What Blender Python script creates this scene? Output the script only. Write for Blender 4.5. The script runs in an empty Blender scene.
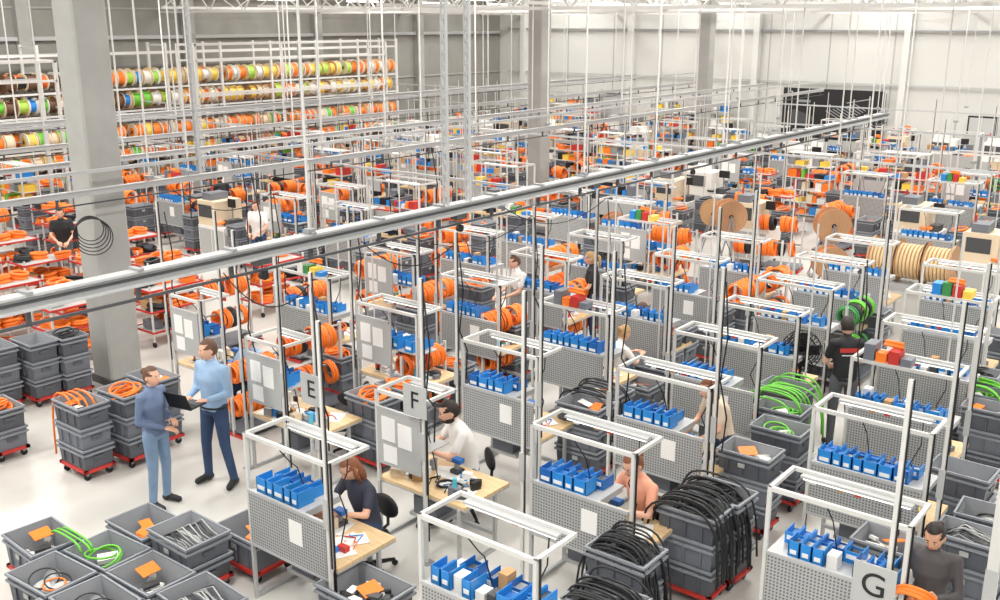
import bpy, math, random
from mathutils import Vector, Matrix
import numpy as np
rnd=random.Random(7)
H=5.6; PITCH=math.radians(15.6); YAW=math.radians(38.3)
COL=bpy.context.scene.collection

# ------------------------------------------------------------ materials
MATS={}
def lin(c):
    c=c/255.0
    return c/12.92 if c<=.04045 else ((c+.055)/1.055)**2.4
def mat(name,rgb,rough=.5,metal=0.0,noise=None,emit=0):
    m=bpy.data.materials.new(name); m.use_nodes=True; nt=m.node_tree
    b=nt.nodes['Principled BSDF']; col=tuple(lin(v) for v in rgb)+(1,)
    b.inputs['Base Color'].default_value=col
    b.inputs['Roughness'].default_value=rough; b.inputs['Metallic'].default_value=metal
    if emit:
        b.inputs['Emission Color'].default_value=col; b.inputs['Emission Strength'].default_value=emit
    if noise:
        sc,amt,st=noise
        tc=nt.nodes.new('ShaderNodeTexCoord'); mp=nt.nodes.new('ShaderNodeMapping'); mp.inputs['Scale'].default_value=st
        n=nt.nodes.new('ShaderNodeTexNoise'); n.inputs['Scale'].default_value=sc; n.inputs['Detail'].default_value=5
        r=nt.nodes.new('ShaderNodeValToRGB')
        r.color_ramp.elements[0].position=.3; r.color_ramp.elements[1].position=.7
        r.color_ramp.elements[0].color=tuple(v*(1-amt) for v in col[:3])+(1,)
        r.color_ramp.elements[1].color=tuple(min(1,v*(1+amt)) for v in col[:3])+(1,)
        nt.links.new(tc.outputs['Object'],mp.inputs[0]); nt.links.new(mp.outputs[0],n.inputs[0])
        nt.links.new(n.outputs['Fac'],r.inputs[0]); nt.links.new(r.outputs[0],b.inputs['Base Color'])
    MATS[name]=m; return m
S1=(1,1,1)
mat('alu',(180,182,183),.4,.1); mat('frame_white',(206,206,203),.45); mat('steel',(152,155,158),.4,.3)
mat('dark_metal',(80,82,85),.5,.3); mat('black',(24,24,26),.55); mat('rubber',(34,35,38),.5)
mat('tote',(112,117,126),.5); mat('tote_rim',(138,143,150),.5); mat('tote_in',(154,157,162),.55); mat('tote_dark',(88,92,100),.5)
mat('blue',(38,134,212),.4); mat('blue_dk',(26,102,180),.4); mat('red',(196,54,46),.45)
mat('orange',(248,128,40),.45); mat('orange_dk',(224,104,34),.5); mat('yellow',(240,204,80),.5); mat('green',(104,190,60),.45); mat('green_dk',(60,140,76),.5)
mat('lime',(168,212,84),.5); mat('cyan',(90,190,215),.5)
mat('wood',(220,190,146),.5,0,(6,.12,(1,12,1))); mat('wood_dk',(184,142,104),.55,0,(6,.15,(1,10,1))); mat('cardboard',(190,150,106),.7)
mat('white',(232,231,227),.5); mat('paper',(238,238,236),.7); mat('panel_grey',(176,178,177),.5); mat('cream',(224,206,178),.6)
mat('concrete',(138,137,132),.8,0,(1.2,.10,(1,1,.5))); mat('column_grey',(160,160,157),.7,0,(2,.08,S1))
mat('brown_dk',(110,80,60),.6); mat('screen',(40,52,70),.25)
mat('lamp_tube',(255,255,250),.4,0,None,1.2)
mat('tape_red',(200,70,50),.6)
def wallmat():
    m=mat('wall_panel',(200,201,199),.6); nt=m.node_tree; b=nt.nodes['Principled BSDF']
    tc=nt.nodes.new('ShaderNodeTexCoord'); sx=nt.nodes.new('ShaderNodeSeparateXYZ')
    mm=nt.nodes.new('ShaderNodeMath'); mm.operation='PINGPONG'; mm.inputs[1].default_value=1.25
    lt=nt.nodes.new('ShaderNodeMath'); lt.operation='LESS_THAN'; lt.inputs[1].default_value=.03
    mx=nt.nodes.new('ShaderNodeMix'); mx.data_type='RGBA'
    mx.inputs['A'].default_value=(lin(200),lin(200),lin(196),1); mx.inputs['B'].default_value=(lin(164),lin(165),lin(164),1)
    nt.links.new(tc.outputs['Object'],sx.inputs[0]); nt.links.new(sx.outputs[0],mm.inputs[0]); nt.links.new(mm.outputs[0],lt.inputs[0])
    nt.links.new(lt.outputs[0],mx.inputs['Factor']); nt.links.new(mx.outputs['Result'],b.inputs['Base Color'])
wallmat()
def perfmat():
    m=mat('perforated',(176,178,178),.45); nt=m.node_tree; b=nt.nodes['Principled BSDF']
    tc=nt.nodes.new('ShaderNodeTexCoord'); sx=nt.nodes.new('ShaderNodeSeparateXYZ'); nt.links.new(tc.outputs['Object'],sx.inputs[0])
    outs=[]
    for i in (0,2):
        k=nt.nodes.new('ShaderNodeMath'); k.operation='PINGPONG'; k.inputs[1].default_value=.016
        nt.links.new(sx.outputs[i],k.inputs[0]); g=nt.nodes.new('ShaderNodeMath'); g.operation='GREATER_THAN'; g.inputs[1].default_value=.0078
        nt.links.new(k.outputs[0],g.inputs[0]); outs.append(g)
    a=nt.nodes.new('ShaderNodeMath'); a.operation='MULTIPLY'; nt.links.new(outs[0].outputs[0],a.inputs[0]); nt.links.new(outs[1].outputs[0],a.inputs[1])
    mx=nt.nodes.new('ShaderNodeMix'); mx.data_type='RGBA'
    mx.inputs['A'].default_value=(lin(168),lin(170),lin(170),1); mx.inputs['B'].default_value=(lin(88),lin(90),lin(92),1)
    nt.links.new(a.outputs[0],mx.inputs['Factor']); nt.links.new(mx.outputs['Result'],b.inputs['Base Color'])
perfmat()
mat('floor_mat',(202,200,195),.3,0,(.6,.045,S1))

# ------------------------------------------------------------ mesh builder
class MB:
    def __init__(s): s.v=[]; s.f=[]; s.m=[]; s.sm=[]; s.names=[]; s.M=Matrix.Identity(4)
    def mi(s,m):
        if m not in s.names: s.names.append(m)
        return s.names.index(m)
    def add(s,vs,fs,m,smooth=False):
        o=len(s.v); M=s.M
        s.v+= [tuple(M@Vector(p)) for p in vs]; i=s.mi(m)
        for f in fs: s.f.append(tuple(k+o for k in f)); s.m.append(i); s.sm.append(smooth)
    def box(s,c,d,m,rz=0,rx=0,ry=0):
        x,y,z=d[0]/2,d[1]/2,d[2]/2
        vs=[Vector((a*x,b*y,e*z)) for a in(-1,1) for b in(-1,1) for e in(-1,1)]
        if rz or rx or ry:
            R=Matrix.Rotation(rz,3,'Z')@Matrix.Rotation(ry,3,'Y')@Matrix.Rotation(rx,3,'X'); vs=[R@v for v in vs]
        vs=[v+Vector(c) for v in vs]
        s.add(vs,[(0,1,3,2),(4,6,7,5),(0,4,5,1),(2,3,7,6),(0,2,6,4),(1,5,7,3)],m)
    def b2(s,a,b,m): s.box([(a[i]+b[i])/2 for i in range(3)],[abs(b[i]-a[i]) for i in range(3)],m)
    def cyl(s,a,b,r,m,r2=None,n=12,cap=True,smooth=True):
        a=Vector(a);b=Vector(b); r2=r if r2 is None else r2; d=(b-a).normalized()
        u=d.orthogonal().normalized(); w=d.cross(u)
        vs=[];
        for k in range(n):
            t=2*math.pi*k/n; e=u*math.cos(t)+w*math.sin(t); vs+=[a+e*r,b+e*r2]
        fs=[(2*k,2*((k+1)%n),2*((k+1)%n)+1,2*k+1) for k in range(n)]
        s.add(vs,fs,m,smooth)
        if cap: s.add(vs,[tuple(2*k for k in range(n))[::-1],tuple(2*k+1 for k in range(n))],m)
    def tube(s,pts,r,m,n=6,closed=False):
        pts=[Vector(p) for p in pts]; N=len(pts); vs=[]; u=None
        for i,p in enumerate(pts):
            if closed: d=pts[(i+1)%N]-pts[i-1]
            else: d=pts[min(i+1,N-1)]-pts[max(i-1,0)]
            d.normalize()
            if u is None: u=d.orthogonal().normalized()
            else:
                u=(u-d*u.dot(d));
                u=u.normalized() if u.length>1e-6 else d.orthogonal().normalized()
            w=d.cross(u); rr=r[i] if isinstance(r,(list,tuple)) else r
            for k in range(n):
                t=2*math.pi*k/n; vs.append(p+(u*math.cos(t)+w*math.sin(t))*rr)
        fs=[]
        for i in range(N if closed else N-1):
            j=(i+1)%N
            for k in range(n): l=(k+1)%n; fs.append((i*n+k,i*n+l,j*n+l,j*n+k))
        if not closed: fs+=[tuple(range(n))[::-1],tuple((N-1)*n+k for k in range(n))]
        s.add(vs,fs,m,True)
    def torus(s,c,ax,R,r,m,N=20,n=6):
        ax=Vector(ax).normalized(); u=ax.orthogonal().normalized(); w=ax.cross(u); c=Vector(c)
        s.tube([c+(u*math.cos(2*math.pi*k/N)+w*math.sin(2*math.pi*k/N))*R for k in range(N)],r,m,n,True)
    def ell(s,c,r,m,N=14,K=9,fn=None,R=None,keep=None):
        vs=[];c=Vector(c); dirs=[]
        for j in range(K+1):
            ph=math.pi*j/K
            for i in range(N):
                th=2*math.pi*i/N; d=Vector((math.sin(ph)*math.cos(th),math.sin(ph)*math.sin(th),math.cos(ph))); dirs.append(d)
                p=Vector((d.x*r[0],d.y*r[1],d.z*r[2]))
                if fn: p=fn(d,p)
                if R: p=R@p
                vs.append(c+p)
        fs=[]
        for j in range(K):
            for i in range(N):
                l=(i+1)%N; f=(j*N+i,(j+1)*N+i,(j+1)*N+l,j*N+l)
                if keep and not keep(sum((dirs[q] for q in f),Vector())/4): continue
                fs.append(f)
        s.add(vs,fs,m,True)
    def mesh(s,name):
        me=bpy.data.meshes.new(name); me.from_pydata(s.v,[],s.f)
        for n in s.names: me.materials.append(MATS[n])
        me.polygons.foreach_set('material_index',s.m); me.polygons.foreach_set('use_smooth',s.sm); me.update(); return me
def place(me,name,x,y,z=0,rz=0,sc=1):
    o=bpy.data.objects.new(name,me); o.location=(x,y,z); o.rotation_euler=(0,0,rz)
    if sc!=1: o.scale=(sc,)*3 if not isinstance(sc,tuple) else sc
    COL.objects.link(o); return o
D=math.radians

# ------------------------------------------------------------ room
def slab(name,a,b,m):
    mb=MB(); mb.b2(a,b,m); return place(mb.mesh(name),name,0,0)
slab('floor',(-32,-6,-.1),(14,40.2,0),'floor_mat')
slab('wall_left',(-32,-6,0),(-31.6,40.2,8.2),'concrete')
slab('wall_far',(-31.6,40,0),(14,40.3,8.2),'wall_panel')
slab('ceiling',(-32,-6,8.2),(14,40.3,8.4),'white')
slab('baseboard_far',(-31.6,39.94,0),(14,40,.25),'steel')
mb=MB()
for y in range(-2,40,6): mb.b2((-31.6,y-.2,0),(-31.35,y+.2,8.2),'column_grey')
for z in (3.2,6.0): mb.b2((-31.6,-6,z-.03),(-31.55,40,z+.03),'column_grey')
mb.b2((-31.6,-6,5.0),(-31.45,40,5.12),'alu')
place(mb.mesh('trim'),'trim_1',0,0)
mb=MB()
for x in range(-30,12,6): mb.b2((x-.12,39.7,0),(x+.12,40,8.2),'frame_white')
mb.b2((-31,39.85,5.2),(12,39.95,5.26),'steel'); mb.b2((-31,39.85,3.2),(12,39.9,3.26),'panel_grey')
place(mb.mesh('trim'),'trim_2',0,0)
mb=MB(); mb.b2((-25.6,39.84,0),(-25.5,39.93,2.4),'dark_metal'); mb.b2((-24.1,39.84,0),(-24.0,39.93,2.4),'dark_metal'); mb.b2((-25.6,39.84,2.3),(-24,39.93,2.4),'dark_metal'); mb.b2((-25.5,39.87,0),(-24.1,39.92,2.3),'panel_grey'); mb.b2((-24.4,39.82,1.0),(-24.25,39.87,1.05),'black')
place(mb.mesh('door'),'door_1',0,0)
def column(x,y,w):
    mb=MB(); h=w/2; c=.03
    prof=[(-h+c,-h),(h-c,-h),(h,-h+c),(h,h-c),(h-c,h),(-h+c,h),(-h,h-c),(-h,-h+c)]
    vs=[(a,b,z) for z in (0,8.2) for a,b in prof]
    mb.add(vs,[(k,(k+1)%8,8+(k+1)%8,8+k) for k in range(8)],'column_grey')
    mb.b2((-h-.02,-h-.02,0),(h+.02,h+.02,.12),'dark_metal')
    place(mb.mesh('concrete_column'),'concrete_column',x,y)
column(-14.3,8.15,.55); column(-17.5,24,.48); column(-17.3,34.0,.45)
# roof trusses
mb=MB()
for y in (21,27,33,38.5):
    for z in (5.9,6.9): mb.b2((-31.5,y-.05,z-.04),(12,y+.05,z+.04),'frame_white')
    x=-31.5;k=0
    while x<12:
        a=(x,y,5.9 if k%2 else 6.9); b=(x+.9,y,6.9 if k%2 else 5.9); mb.cyl(a,b,.03,'frame_white',n=5,cap=False); x+=.9;k+=1
for x in range(-30,8,5):
    mb.b2((x-.04,20,5.98),(x+.04,40,6.06),'frame_white')
    mb.b2((x-.04,20,6.9),(x+.04,40,6.98),'frame_white')
    for y in range(20,38,3): mb.cyl((x,y,6.0),(x,y+1.5,6.9),.022,'frame_white',n=4,cap=False); mb.cyl((x,y+1.5,6.9),(x,y+3,6.0),.022,'frame_white',n=4,cap=False)
place(mb.mesh('roof_trusses'),'roof_trusses',0,0)
mb=MB()
for x in (-27.5,-22,-16,-10,-5):
    for y in range(22,38,4): mb.b2((x-.06,y,6.25),(x+.06,y+1.5,6.31),'lamp_tube')
place(mb.mesh('tube_lamps'),'tube_lamps',0,0)

# ------------------------------------------------------------ overhead rails
def rail(x,y0,y1,z,name='overhead_rail',kind=0):
    mb=MB()
    if kind==0:
        mb.b2((x-.025,y0,z-.07),(x+.025,y1,z+.06),'alu')
        mb.b2((x-.075,y0,z+.05),(x+.075,y1,z+.075),'alu'); mb.b2((x-.06,y0,z-.085),(x+.06,y1,z-.065),'alu'); mb.b2((x+.03,y0,z-.012),(x+.05,y1,z+.012),'dark_metal')
        mb.b2((x-.012,y0,z-.23),(x+.012,y1,z-.20),'dark_metal')
        y=y0+.6;k=0
        while y<y1:
            mb.b2((x-.02,y-.02,z-.21),(x+.02,y+.02,z-.07),'dark_metal'); mb.b2((x-.09,y-.03,z+.07),(x+.09,y+.03,z+.1),'steel')
            if k%3==1:
                mb.b2((x-.06,y+.3,z-.15),(x+.06,y+.5,z-.08),'dark_metal'); mb.cyl((x-.03,y+.42,z-.28),(x+.03,y+.42,z-.28),.05,'black',n=10)
            y+=1.1;k+=1
    elif kind==1:
        mb.b2((x-.02,y0,z-.045),(x+.02,y1,z+.045),'alu'); mb.b2((x-.045,y0,z+.035),(x+.045,y1,z+.05),'alu'); mb.b2((x-.01,y0,z-.17),(x+.01,y1,z-.15),'dark_metal')
        y=y0+.6
        while y<y1: mb.b2((x-.015,y-.015,z-.16),(x+.015,y+.015,z-.04),'dark_metal'); y+=1.3
    else:
        mb.b2((x-.02,y0,z-.025),(x+.02,y1,z+.025),'alu')
    place(mb.mesh(name),name,0,0)
rail(-8.6,-2,27.5,3.2)
rail(-13.6,0,36,3.2,kind=1); rail(-13.6,0,36,3.5,'cable_tray_rail',2); rail(-15.9,3,36,3.3,kind=1)
rail(-19.2,2,37,3.2,kind=1); rail(-19.2,2,37,3.6,'cable_tray_rail',2); rail(-24.5,4,37,3.2,'cable_tray_rail',2); rail(-22,4,37,3.4,kind=1)
mb=MB()
for y,x0,x1 in ((12.6,-30,-8.5),(16,-30,-13.5),(19,-30,2),(25,-30,2),(31,-30,2)):
    mb.b2((x0,y-.02,3.03),(x1,y+.02,3.07),'alu')
place(mb.mesh('cross_rails'),'cross_rails',0,0)
mb=MB(); mb.cyl((0,0,0),(0,0,4.9),.016,'frame_white',n=6); mb.b2((-.05,-.05,0),(.05,.05,.05),'steel'); rod=mb.mesh('suspension_rod')
mb=MB()
for dx in (-.035,.035): mb.b2((dx-.012,-.02,0),(dx+.012,.02,4.9),'alu')
z=.1
while z<4.9: mb.b2((-.03,-.015,z),(.03,.015,z+.05),'alu'); z+=.14
strut=mb.mesh('perforated_strut')
for y in (-.5,7.4,13,15.2,17.8,18.4,21.3,24.6,27): place(rod,'suspension_rod',-8.6,y,3.28)
for y in (9.75,10.2): place(strut,'perforated_strut_hanger',-8.6,y,3.28)
for y in (8.6,9.3,12.1,13.7,16.4,19,22.2,25,29,33): place(rod,'suspension_rod',-13.6,y,3.28)
for y in (9.5,): place(strut,'perforated_strut_hanger',-13.6,y,3.28)
for y in range(10,37,3): place(rod,'suspension_rod',-19.3,y,3.2)
for y in (9.6,13.4,17.2,21.5,26,30.5): place(rod,'suspension_rod',-15.9,y,3.2); place(rod,'suspension_rod',-22,y+1.2,3.3)
for x,y in ((-7.5,21),(-6.4,19.5),(-5.8,22),(-4.6,20),(-9.8,23),(-11,26),(-4.9,25),(-7,28),(-10,31),(-24.5,17),(-24.5,24),(-24.5,30),(-12,20),(-8,33),(-6.5,31),(-12.7,30),(-14.5,35),(-5.6,18.9),(-9.2,19.2),(-11.4,22)): place(rod,'suspension_rod',x,y,3.05)

# ------------------------------------------------------------ prefabs
def bin_(mb,x,y,z,w=.105,d=.2,h=.09,m='blue'):
    t=.006
    mb.b2((x,y,z),(x+w,y+d,z+t),m); mb.b2((x,y,z),(x+t,y+d,z+h),m); mb.b2((x+w-t,y,z),(x+w,y+d,z+h),m)
    mb.b2((x,y,z),(x+w,y+t,z+h),m); mb.b2((x,y+d-t,z),(x+w,y+d,z+h*.55),m)
def bins(seed,W=1.0):
    r=random.Random(seed); mb=MB()
    for row in range(2):
        x=.0
        while x<W-.1:
            if r.random()<.88:
                w=r.choice([.105,.105,.15]); h=.16 if row==0 else .11; bin_(mb,x,row*.22,0,w-.008,.2,h,'blue' if r.random()<.8 else 'blue_dk')
                mb.b2((x+.01,row*.22+.02,.01),(x+w-.02,row*.22+.17,h-.07+.03*r.random()),r.choice(['steel','black','blue_dk','blue_dk','steel','dark_metal']))
                mb.b2((x+.02,row*.22-.004,.04),(x+w-.03,row*.22,.08),'paper')
                x+=w
            else:
                if r.random()<.6: mb.b2((x+.01,row*.22+.03,0),(x+.1,row*.22+.15,r.uniform(.08,.18)),r.choice(['white','cardboard','white','dark_metal']))
                x+=.12
    return mb.mesh('blue_parts_bins')
BINS=[bins(i) for i in range(4)]; BINSH=[bins(i+10,.66) for i in range(3)]
def clutter(seed):
    r=random.Random(seed); mb=MB()
    for k in range(7): mb.box((r.uniform(.1,1.0),r.uniform(.1,.55),.003+.001*k),(.21,.297,.002),'paper',rz=r.uniform(-.6,.6))
    for k in range(17):
        x,y=r.uniform(.05,1.1),r.uniform(.05,.62); h=r.uniform(.02,.13)
        mb.box((x,y,h/2),(r.uniform(.04,.15),r.uniform(.04,.12),h),r.choice(['white','black','steel','blue','cardboard','dark_metal','white','cream','tote','red','panel_grey','yellow','black','green_dk']),rz=r.uniform(-.5,.5))
    for k in range(8):
        x,y=r.uniform(.1,.95),r.uniform(.1,.55); q=r.uniform(-.06,.06)
        mb.tube([(x,y,.012),(x+.06,y+.02+q,.03),(x+.12,y+.01-q,.02),(x+.18,y-.02+q,.012)],.007,r.choice(['red','black','orange','blue','black']),n=5)
    mb.torus((r.uniform(.3,.9),r.uniform(.2,.5),.02),(0,0,1),.09,.014,r.choice(['black','orange','orange']))
    mb.torus((r.uniform(.3,.9),r.uniform(.2,.5),.03),(.1,0,1),.07,.01,r.choice(['black','rubber','orange']))
    mb.cyl((.1,.5,0),(.1,.5,.16),.03,'white',n=10); mb.cyl((.95,.12,0),(.95,.12,.2),.025,'cyan',n=10)
    mb.b2((.55,.5,0),(.66,.62,.05),'dark_metal'); mb.cyl((.6,.56,.05),(.6,.56,.14),.03,'steel',n=8); mb.b2((.56,.52,.13),(.68,.6,.18),'blue_dk')
    return mb.mesh('tools_and_papers')
CLUT=[clutter(i+20) for i in range(6)]
def station(kind,seed=0):
    r=random.Random(seed); mb=MB(); W=1.15; p=.017; FW=.68 if kind=='narrow' else W
    for x in (0,FW):
        mb.b2((x-p,-p,0),(x+p,p,1.8),'frame_white'); mb.b2((x-p,0,1.765),(x+p,.5,1.8),'frame_white')
    for x in (0,W):
        mb.b2((x-p,-p,0),(x+p,.7,.045),'alu'); mb.b2((x-p,.58,.045),(x+p,.62,.72),'alu'); mb.b2((x-p,-p,.045),(x+p,p,.72),'alu')
    mb.b2((-p,-p,1.76),(FW+p,p,1.8),'frame_white'); mb.b2((-p,.485,1.765),(FW+p,.515,1.8),'frame_white')
    mb.b2((.12,.42,1.735),(FW-.12,.47,1.755),'lamp_tube'); mb.b2((.1,.405,1.755),(FW-.1,.485,1.775),'alu')
    mb.b2((0,.55,.2),(W,.59,.24),'alu'); mb.b2((-.03,.02,.72),(W+.06,.78,.755),'wood'); mb.b2((-.03,.02,.7),(W+.06,.78,.72),'alu')
    if kind in('perf','perfs'):
        mb.b2((.03,-.035,.64),(W-.03,-.02,1.2),'perforated'); mb.b2((.02,-.04,1.19),(W-.02,-.01,1.22),'alu'); mb.b2((.02,-.04,.62),(W-.02,-.01,.65),'alu')
        w=W if kind=='perf' else .76
        mb.b2((0,.03,1.16),(w,.5,1.175),'alu')
        for x in (.01,w-.03): mb.b2((x,.0,1.1),(x+.02,.5,1.16),'alu')
        for k in range(7):
            x=.08+k*.15+r.uniform(-.05,.05); z=r.uniform(.8,1.1); mb.b2((x,-.02,z),(x+.03,.0,z+.09),r.choice(['red','black','orange','steel'])); mb.b2((x+.01,-.02,z-.06),(x+.02,-.01,z),'steel')
        if kind=='perfs': mb.b2((.62,-.04,.86),(.8,-.036,1.1),'paper')
    else:
        mb.b2((.03,-.035,.98),(.66,-.02,1.6),'panel_grey'); mb.b2((.02,-.04,1.59),(.67,-.01,1.62),'alu'); mb.b2((.02,-.04,.96),(.67,-.01,.99),'alu')
        if kind=='solid': mb.b2((.65,-.04,.76),(.68,-.01,1.76),'alu')
        for a,z in ((.1,1.25),(.34,1.22),(.12,1.0)): mb.b2((a,-.042,z),(a+.2,-.036,z+.27 if z>1.1 else z+.2),'paper')
        mb.b2((0,.03,1.20),(FW,.4,1.215),'alu')
    for x,c in ((.15,'white'),(.4,'cardboard'),(.55,'tape_red')):
        mb.b2((x,.49,1.68),(x+.06,.515,1.765),c)
    mb.cyl((FW+.026,.02,.2),(FW+.026,.02,1.8),.01,'black',n=5)
    mb.tube([(.5,0,1.75),(.52,.1,1.6),(.5,.2,1.5),(.52,.25,1.3),(.55,.3,1.0),(.6,.3,.78)],.006,'black',n=4)
    if kind!='narrow': mb.tube([(.95,.45,1.75),(.97,.4,1.5),(.9,.35,1.3),(1.0,.35,1.1),(.95,.3,.78)],.007,'black',n=4)
    mb.b2((.25,.2,.3),(.7,.55,.34),'alu'); mb.b2((.3,.22,.34),(.62,.5,.55),'tote')
    return mb.mesh('assembly_workstation')
ST={k:station(k,i) for i,k in enumerate(('perf','solid','perfs','narrow'))}
def coil(mb,c,ax,R,m,w=.05,k=5,seed=0):
    r=random.Random(seed); ax=Vector(ax).normalized()
    for i in range(k):
        mb.torus(Vector(c)+ax*(i-k/2)*w/k*1.6,(ax+Vector((r.uniform(-.06,.06),)*3)),R*r.uniform(.85,1.08),w/k*1.1+.004,m,18,5)
mb=MB(); coil(mb,(0,0,.04),(0,0,1),.16,'orange',.07,5); coil(mb,(.26,.06,.04),(.3,0,1),.13,'orange_dk',.05,4,3); TCOIL=mb.mesh('orange_cable_coil')
BOXS=[]
for s_ in range(3):
    r=random.Random(s_); mb=MB(); cs=['tote','white','orange','yellow','red','cardboard','blue','green_dk','black']
    for k in range(4): x=.14*k; mb.b2((x,0,0),(x+.12,r.uniform(.14,.24),r.uniform(.06,.2)),r.choice(cs))
    coil(mb,(.3,.12,.22),(0,.3,1),.1,'orange',.04,3); BOXS.append(mb.mesh('mixed_parts_boxes'))
def put_station(x,y,kind='perf',rz=0,clut=True,b=True,far=False):
    place(ST[kind],'assembly_workstation',x,y,0,rz); c,s=math.cos(rz),math.sin(rz)
    L=lambda a,q:(x+a*c-q*s,y+a*s+q*c)
    if b: place(rnd.choice(BINS if kind in('perf','solid') else BINSH),'blue_parts_bins',*L(.06 if kind!='narrow' else .0,.045),1.175 if kind in('perf','perfs') else 1.215,rz)
    if clut: place(rnd.choice(CLUT),'tools_and_papers',*L(0,.05),.755,rz)
    if far:
        if rnd.random()<.6: place(TCOIL,'orange_cable_coil',*L(rnd.uniform(.3,.8),.5),.76,rz)
        if rnd.random()<.2: place(rnd.choice(BOXS),'mixed_parts_boxes',*L(rnd.uniform(.1,.5),.0),1.8,rz)
mb=MB(); mb.b2((-.016,-.016,0),(.016,.016,3.15),'frame_white'); mb.b2((-.06,-.06,0),(.06,.06,.015),'steel'); mb.cyl((.026,0,.8),(.026,0,3.15),.008,'black',n=5)
mb.b2((-.03,-.03,1.2),(.03,-.016,1.5),'panel_grey'); POLE=mb.mesh('power_supply_pole')
mb=MB(); mb.cyl((0,0,0),(0,0,3.1),.013,'frame_white',n=6); mb.b2((-.05,-.05,0),(.05,.05,.02),'steel'); THIN=mb.mesh('thin_support_pole')

def tote(mb,x,y,z,l=.6,w=.4,h=.3,m='tote',open_=True,rz=0):
    M0=mb.M.copy(); mb.M=mb.M@Matrix.Translation((x,y,z))@Matrix.Rotation(rz,4,'Z')
    t=.015; a,b=l/2,w/2; k=.94
    vs=[(-a*k,-b*k,0),(a*k,-b*k,0),(a*k,b*k,0),(-a*k,b*k,0),(-a,-b,h),(a,-b,h),(a,b,h),(-a,b,h),
        (-a+t,-b+t,h),(a-t,-b+t,h),(a-t,b-t,h),(-a+t,b-t,h),(-a*k+t,-b*k+t,.02),(a*k-t,-b*k+t,.02),(a*k-t,b*k-t,.02),(-a*k+t,b*k-t,.02)]
    mb.add(vs,[(3,2,1,0),(0,1,5,4),(1,2,6,5),(2,3,7,6),(3,0,4,7)],m)
    mb.add(vs,[(8,9,13,12)[::-1],(9,10,14,13)[::-1],(10,11,15,14)[::-1],(11,8,12,15)[::-1],(12,13,14,15)],'tote_in' if open_ else m)
    for zz in (h-.012,h-.075):
        e=.018
        mb.b2((-a-e,-b-e,zz-.012),(a+e,-b+.004,zz+.012),'tote_rim'); mb.b2((-a-e,b-.004,zz-.012),(a+e,b+e,zz+.012),'tote_rim')
        mb.b2((-a-e,-b,zz-.012),(-a+.004,b,zz+.012),'tote_rim'); mb.b2((a-.004,-b,zz-.012),(a+e,b,zz+.012),'tote_rim')
    for q in (-.3,0,.3):
        mb.b2((q*l-.008,-b-.012,.03),(q*l+.008,-b+.01,h-.06),m); mb.b2((q*l-.008,b-.01,.03),(q*l+.008,b+.012,h-.06),m)
    mb.b2((a-.01,-.07,h-.16),(a+.012,.07,h-.12),'tote_dark'); mb.b2((-a-.012,-.07,h-.16),(-a+.01,.07,h-.12),'tote_dark')
    mb.b2((-.05,-b-.016,h-.16),(.03,-b-.008,h-.11),'panel_grey')
    mb.M=M0
def dolly(mb,l=.62,w=.42):
    mb.b2((-l/2,-w/2,.11),(l/2,-w/2+.05,.15),'red'); mb.b2((-l/2,w/2-.05,.11),(l/2,w/2,.15),'red')
    mb.b2((-l/2,-w/2,.11),(-l/2+.05,w/2,.15),'red'); mb.b2((l/2-.05,-w/2,.11),(l/2,w/2,.15),'red')
    for a in (-1,1):
        for b in (-1,1):
            x,y=a*(l/2-.07),b*(w/2-.06); mb.cyl((x-.015,y,.045),(x+.015,y,.045),.045,'black',n=10); mb.b2((x-.02,y-.02,.06),(x+.02,y+.02,.11),'steel')
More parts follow.
